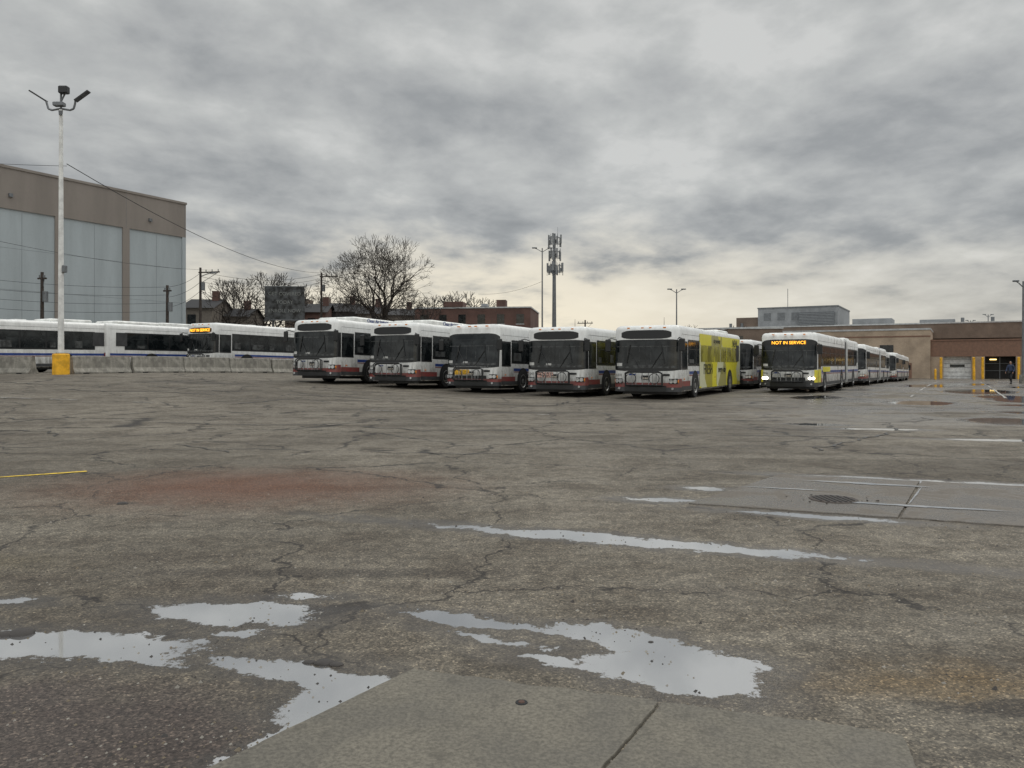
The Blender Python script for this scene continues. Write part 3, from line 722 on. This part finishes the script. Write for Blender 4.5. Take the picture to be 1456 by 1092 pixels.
# ------------------------------------------------------------ brick materials + background buildings
def brick(name,c1,c2,mo,scale=4.0):
    m,nt,b=newmat(name); tc=nt.new('ShaderNodeTexCoord').outputs['Object']
    s_=nt.new('ShaderNodeSeparateXYZ'); nt.l.new(tc,s_.inputs[0])
    cb=nt.new('ShaderNodeCombineXYZ'); nt.l.new(nt.math('ADD',s_.outputs[0],s_.outputs[1]),cb.inputs[0]); nt.l.new(s_.outputs[2],cb.inputs[1])
    br=nt.new('ShaderNodeTexBrick',ins={'Color1':(*c1,1),'Color2':(*c2,1),'Mortar':(*mo,1),'Scale':scale,'Mortar Size':.01}); nt.l.new(cb.outputs[0],br.inputs[0])
    n_=nt.noise(tc,.5,5,.6).outputs[0]
    nt.l.new(nt.mix(1.0,br.outputs[0],nt.mix(nt.mr(n_,.3,.7),(.75,.75,.75),(1.15,1.15,1.15)),'MULTIPLY'),b.inputs['Base Color']); b.inputs['Roughness'].default_value=.85; return m
BT=brick('tan_brick',(.42,.325,.235),(.35,.27,.20),(.38,.33,.27)); BR=brick('red_brick',(.13,.065,.05),(.10,.052,.042),(.13,.11,.10)); BD=brick('brown_brick',(.17,.125,.095),(.145,.105,.08),(.17,.15,.13))
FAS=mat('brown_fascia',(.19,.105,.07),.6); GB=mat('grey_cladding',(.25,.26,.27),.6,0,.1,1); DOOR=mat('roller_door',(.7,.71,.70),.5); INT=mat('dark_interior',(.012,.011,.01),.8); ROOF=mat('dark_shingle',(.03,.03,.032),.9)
g=MB()
g.box(0.003,60,1.5,40,-1,4.4,BT)
g.box(0.003,60,-.0,1.49,3.1,5.3,FAS); g.box(-.02,60.1,-.1,40,5.303,5.5,FAS)
bays=[(1.6,5.0,'d'),(6.6,10.2,'o'),(11.8,15.4,'o'),(17,20.6,'d'),(22.2,25.8,'d'),(27.4,31,'o'),(32.6,36.2,'d')]
x=0.003
for (a0,a1,k) in bays:
    g.box(x,a0,.02,1.49,-1,3.098,BT); x=a1
    if k=='d':
        g.box(a0,a1,.9,1.0,-1,3.098,DOOR)
        for z in (.3,.9,1.5,2.1,2.7): g.box(a0,a1,.885,.899,z,z+.04,GRY)
        g.box(a0+.8,a0+2.6,.88,.899,1.6,2.0,GLS)
    else:
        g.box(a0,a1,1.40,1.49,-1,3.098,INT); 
        for z in (1.1,2.1): g.box(a0,a1,1.36,1.399,z,z+.05,PGR)
        g.box((a0+a1)/2-.04,(a0+a1)/2+.04,1.36,1.399,-1,3.0,PGR)
        g.box(a0+.6,a0+1.4,1.2,1.3,2.6,2.75,mat('bay_lamp',(.9,.7,.3),.5,emit=(1,.7,.25),es=3))
    for xx in (a0-.28,a1+.28): g.cyl((xx,-.6,-1),(xx,-.6,2.9),.17,.17,PYL,12); g.ball((xx,-.6,2.9),.17,.17,.1,PYL,10)
g.box(x,60,.02,1.49,-1,3.098,BT)
g.box(-36,-0.003,-.5,30,-1,6.9,BT); g.box(-36.05,.05,-.58,30,6.902,7.15,CAP); g.box(-36.02,.02,-.53,-.501,5.9,6.1,FAS)
for xx in (-3.4,-9,-14.5): 
    g.box(xx-.02,xx+1.05,-.54,-.502,-1,2.2,FAS); g.box(xx+.1,xx+.9,-.56,-.541,1.2,1.9,GLS)
for xx in (-6.5,-12,-18,-24,-30): g.box(xx,xx+1.8,-.53,-.502,3.6,4.8,GLS); g.box(xx-.1,xx+1.9,-.56,-.503,3.45,3.59,CAP)
g.box(-42,12,12,45,6.0,8.3,BD); g.box(-42.1,12.1,11.9,45,8.302,8.5,CAP)
g.box(-27,-14,14,30,8.4,11.7,GB); g.box(-27.1,-13.9,13.9,30,11.702,11.9,PGR); g.box(-20,-14.5,13.0,13.98,8.6,10.8,mat('louvre',(.11,.12,.13),.5))
g.box(-31,-27.003,15,26,8.4,10.3,BD)
for xx in (-26,-23.7,-21.4): g.box(xx,xx+1.2,13.96,13.998,9.6,10.9,PGR)
for k in range(8): g.box(-20,-14.5,12.95,12.998,8.7+k*.26,8.78+k*.26,GB)
g.box(-12,-6,16,22,8.4,9.6,GB,.05); g.box(-2,3,16,20,8.4,9.2,GB,.05)
for xx in (-32,-30,4,8): g.cyl((xx,15,8.4),(xx,15,9.3),.25,.25,PGR,10)
g.tube([(-22,14,11.9),(-22,14,15)],.05,PGR)
g.obj('bus_garage_building',(59.5,110,-.6),(0,0,-R(A)),smooth=False)
for (u,Y) in ((1330,98),(1385,92)):
    x,y=P(u,Y); g=MB(); g.cyl((0,0,-.2),(0,0,1.3),.13,.13,PYL,14); g.ball((0,0,1.3),.13,.13,.08,PYL,10); g.cyl((0,0,-.05),(0,0,.04),.2,.2,BAR,12); g.obj('yellow_bollard',(x,y,gz(x,y)))
g=MB(); g.box(-22,22,-8,8,-1,7.4,BD); g.box(-22.1,22.1,-8.1,8.1,7.402,7.6,CAP)
for k in range(12): g.box(-20+k*3.4,-18.2+k*3.4,-8.06,-8.01,4.6,6.2,GLS)
g.obj('brick_building',(50,150,0),(0,0,-R(A)),smooth=False)
def flat_block(u0,u1,v,Y,m,steps=True):
    x0=(u0-728)/1100*Y; x1=(u1-728)/1100*Y; h=1.4+(518-v)*Y/1100; wd=x1-x0
    g=MB(); g.box(0,wd,0,14,-1,h,m); g.box(-.1,wd+.1,-.1,14,h+.002,h+.2,CAP)
    k=int(wd/2.6)
    for i in range(k):
        xx=.8+i*wd/k
        for z in (1.2,h-2.3): g.box(xx,xx+1.1,-.03,-.002,z,z+1.4,GLS); g.box(xx-.08,xx+1.18,-.06,-.003,z-.12,z-.01,CAP)
    if steps:
        g.box(wd*.25,wd*.42,-.15,3,h+.2,h+1.0,m); g.box(wd*.7,wd*.78,1,3,h+.2,h+1.3,m); g.box(wd*.55,wd*.6,3,5,h+.2,h+.9,GB)
    g.obj('brick_building',(x0,Y,.2),(0,0,-.12),smooth=False)
flat_block(590,755,441,115,BR); flat_block(405,480,436,125,BD); flat_block(1035,1110,470,100,BD,False)
def house(u0,u1,v_e,v_r,Y,wall,dep=10):
    x0=(u0-728)/1100*Y; x1=(u1-728)/1100*Y; he=1.4+(518-v_e)*Y/1100; hr=1.4+(518-v_r)*Y/1100; wd=x1-x0
    g=MB(); g.box(0,wd,0,dep,-1,he,wall)
    o=.35
    g.face([(-o,-o,he-.1),(wd+o,-o,he-.1),(wd+o,dep/2,hr),(-o,dep/2,hr)],ROOF); g.face([(-o,dep+o,he-.1),(-o,dep/2,hr),(wd+o,dep/2,hr),(wd+o,dep+o,he-.1)],ROOF)
    g.face([(0,0,he),(0,dep/2,hr-.1),(0,dep,he)],wall); g.face([(wd,0,he),(wd,dep,he),(wd,dep/2,hr-.1)],wall)
    g.box(wd*.7,wd*.7+.8,dep*.4,dep*.4+.8,he,hr+1.0,BR)
    for i in range(max(1,int(wd/2.5))): g.box(.7+i*2.4,1.7+i*2.4,-.04,-.002,he-2.2,he-.9,GLS)
    g.obj('house',(x0,Y,.3),(0,0,.1),smooth=False)
SID=mat('tan_siding',(.19,.165,.14),.8)
house(258,300,440,424,95,SID); house(300,350,452,438,100,SID); house(462,505,445,430,112,mat('dark_siding',(.04,.04,.042),.8)); house(508,540,448,434,110,SID); house(430,462,446,432,105,BR); house(545,590,450,438,118,SID)
g=MB(); BB=mat('billboard_face',(.05,.053,.055),.5,0,.7,1.2)
g.box(-2.5,2.5,-.12,.12,7.0,11.2,BB); g.box(-2.6,2.6,-.17,.17,11.202,11.3,PGR); g.box(-2.6,2.6,-.17,.17,6.9,6.998,PGR); g.box(-2.5,2.5,-.9,-.2,6.75,6.8,PGR)
g.cyl((-1.5,.2,-1),(-1.5,.2,7),.16,.16,PGR,10); g.cyl((1.5,.2,-1),(1.5,.2,7),.16,.16,PGR,10)
for x in (-1.8,0,1.8): g.tube([(x,-.2,6.8),(x,-1,6.7),(x,-1.1,6.9)],.03,PGR)
x,y=P(405,100); bo=g.obj('billboard',(x,y,.2),(0,0,.1),smooth=False)
for k,tx in enumerate(('GET COVERED','TODAY','ENROLL NOW')): text('billboard_text',tx,.62,(0,-.14,10.3-k*1.1),(R(90),0,0),mat('billboard_print',(.22,.23,.22),.6),bo,.003)

# ------------------------------------------------------------ trees
BARK=mat('bark',(.036,.029,.024),.95,0,.3,3)
def grow(g,p,d,ln,r,dep,rng,minr):
    seg=3 if dep>2 else 2; q=p.copy()
    for i in range(seg):
        d=(d+Vector((rng.uniform(-1,1),rng.uniform(-1,1),rng.uniform(-.5,.8)))*.15).normalized()
        e_=q+d*ln/seg; r2=max(minr,r*.92)
        g.cyl(q,e_,r,r2,BARK,7 if dep>5 else 4 if dep>3 else 3,False); q=e_; r=r2
        if dep>1 and i<seg-1 and rng.random()<.5:
            s_=(d.orthogonal()); s_.rotate(Matrix.Rotation(rng.uniform(0,6.28),3,d)); nd=(d*.5+s_*.9).normalized()
            grow(g,q,nd,ln*.7,r*.5,dep-2,rng,minr)
    if dep<=0: return
    k=3 if rng.random()<.4 else 2; ph=rng.uniform(0,6.28)
    for j in range(k):
        s_=d.orthogonal().normalized(); s_.rotate(Matrix.Rotation(ph+j*6.283/k+rng.uniform(-.4,.4),3,d))
        sp=rng.uniform(.35,.7); nd=(d+s_*sp+Vector((0,0,.05))).normalized()
        grow(g,q,nd,ln*rng.uniform(.74,.86),max(minr,r*rng.uniform(.6,.78)),dep-1,rng,minr)
def tree(u,Y,H_,seed,dep=7,minr=.022,name='bare_tree',r=None,trunk=.2,wide=1.0):
    rng=random.Random(seed); g=MB(); r=r or H_*.03
    g.cyl((0,0,-.5),(0,0,.4),r*1.5,r*1.1,BARK,9,False)
    grow(g,Vector((0,0,.4)),Vector((0,0,1)),H_*trunk,r,dep,rng,minr)
    x,y=P(u,Y); mz=max(v[2] for v in g.v); s_=H_/mz
    o=g.obj(name,(x,y,gz(x,y))); o.scale=(s_*wide,s_*wide,s_); return o
tree(540,95,16.4,11,8,.016,r=.58,wide=.93); tree(352,105,13.2,5,7,.022); tree(645,125,12.8,21,6,.03); tree(985,125,8.4,31,6,.024); tree(430,120,13.0,41,6,.026); tree(385,118,12.5,44,6,.026); tree(600,110,10.8,47,6,.026); tree(318,98,10.5,53,6,.024); tree(670,130,12.3,57,6,.028); tree(480,115,12.0,61,6,.026); tree(1050,130,8.5,63,5,.03)
g=MB(); rng=random.Random(3)
for i in range(46):
    x=-60+i*4.0+rng.uniform(-1.5,1.5); y=rng.uniform(165,210)
    grow(g,Vector((x,y,-1)),Vector((0,0,1)),rng.uniform(1.8,3.2),.25,4,rng,.04)
g.obj('distant_trees')
g=MB(); rng=random.Random(9)
for i in range(60):
    x=-120+i*6.5; h=rng.uniform(3,8); wd=rng.uniform(5,12); y=rng.uniform(215,260)
    g.box(x,x+wd,y,y+9,-2,h,[BD,SID,BR,GB][i%4]); g.box(x-.2,x+wd+.2,y-.2,y+9,h+.01,h+.3,ROOF)
    for k in range(int(wd/2.5)): g.box(x+.6+k*2.4,x+1.6+k*2.4,y-.05,y-.01,h-2.2,h-.9,GLS)
g.obj('background_rowhouses',smooth=False)

# ------------------------------------------------------------ person
SK=mat('skin',(.30,.17,.12),.6); JK=mat('navy_jacket',(.03,.045,.09),.8); TR=mat('dark_trousers',(.02,.02,.022),.85); HR=mat('hair',(.012,.01,.009),.8); SH=mat('shoes',(.01,.01,.01),.6)
px_,py_=P(1437,60); pe=bpy.data.objects.new('person',None); scn.collection.objects.link(pe); pe.location=(px_,py_,gz(px_,py_)); pe.rotation_euler=(0,0,R(-60))
def skin(name,vs,es,rs,m,parent,root=0,sub=2):
    me=bpy.data.meshes.new(name); me.from_pydata(vs,es,[]); me.materials.append(m); o=bpy.data.objects.new(name,me); scn.collection.objects.link(o); o.parent=parent
    md=o.modifiers.new('s','SKIN'); 
    for i,r_ in enumerate(rs):
        sv_=me.skin_vertices[0].data[i]; sv_.radius=r_ if isinstance(r_,tuple) else (r_,r_); sv_.use_root=(i==root)
    md.use_smooth_shade=True; s2_=o.modifiers.new('b','SUBSURF'); s2_.levels=sub; s2_.render_levels=sub; return o
vs=[(0,0,.95),(0,0,1.12),(0,0,1.30),(0,0,1.43),(0,.0,1.51),(.19,0,1.42),(.25,.06,1.14),(.24,-.12,.94),(-.19,0,1.42),(-.25,-.06,1.14),(-.24,-.22,.96)]
skin('jacket',vs,[(0,1),(1,2),(2,3),(3,4),(3,5),(5,6),(6,7),(3,8),(8,9),(9,10)],[(.17,.12),(.16,.11),(.19,.12),(.13,.10),.06,.075,.055,.042,.075,.055,.042],JK,pe)
vs=[(0,0,.95),(.09,-.02,.88),(.10,-.16,.50),(.10,-.10,.10),(-.09,.02,.88),(-.10,.06,.50),(-.10,.26,.14)]
skin('trousers',vs,[(0,1),(1,2),(2,3),(0,4),(4,5),(5,6)],[(.16,.12),.10,.07,.05,.10,.07,.05],TR,pe)
g=MB(); g.ball((0,-.01,1.64),.075,.095,.118,SK,14); g.ball((0,.018,1.672),.082,.096,.10,HR,14); g.cyl((0,0,1.48),(0,-.005,1.58),.052,.05,SK,12)
g.ball((0,-.108,1.63),.013,.02,.022,SK,8); g.ball((.03,-.092,1.65),.012,.01,.008,HR,8); g.ball((-.03,-.092,1.65),.012,.01,.008,HR,8); g.ball((0,-.098,1.588),.024,.008,.007,mat('lips',(.22,.08,.07),.6),8)
for s_ in (-1,1): g.ball((s_*.077,.0,1.635),.012,.02,.03,SK,8)
for (hx,hy,hz) in ((.24,-.15,.88),(-.24,-.25,.90)):
    g.ball((hx,hy,hz),.022,.042,.05,SK,10)
    for k in range(4):
        fx=hx; fy=hy-.028+k*.019; l_=(.06,.075,.07,.055)[k]; g.cyl((fx,fy,hz-.035),(fx,fy-.005,hz-.035-l_*.6),.009,.0085,SK,7); g.cyl((fx,fy-.005,hz-.035-l_*.6),(fx-math.copysign(.02,hx),fy-.005,hz-.035-l_),.0085,.006,SK,7)
    g.cyl((hx,hy-.035,hz+.01),(hx-math.copysign(.015,hx),hy-.065,hz-.045),.011,.008,SK,7)
g.obj('head_and_hands',parent=pe)
g=MB(); g.ball((.10,-.15,.045),.048,.13,.05,SH,12); g.ball((-.10,.22,.07),.048,.12,.05,SH,12); g.obj('shoes',parent=pe)
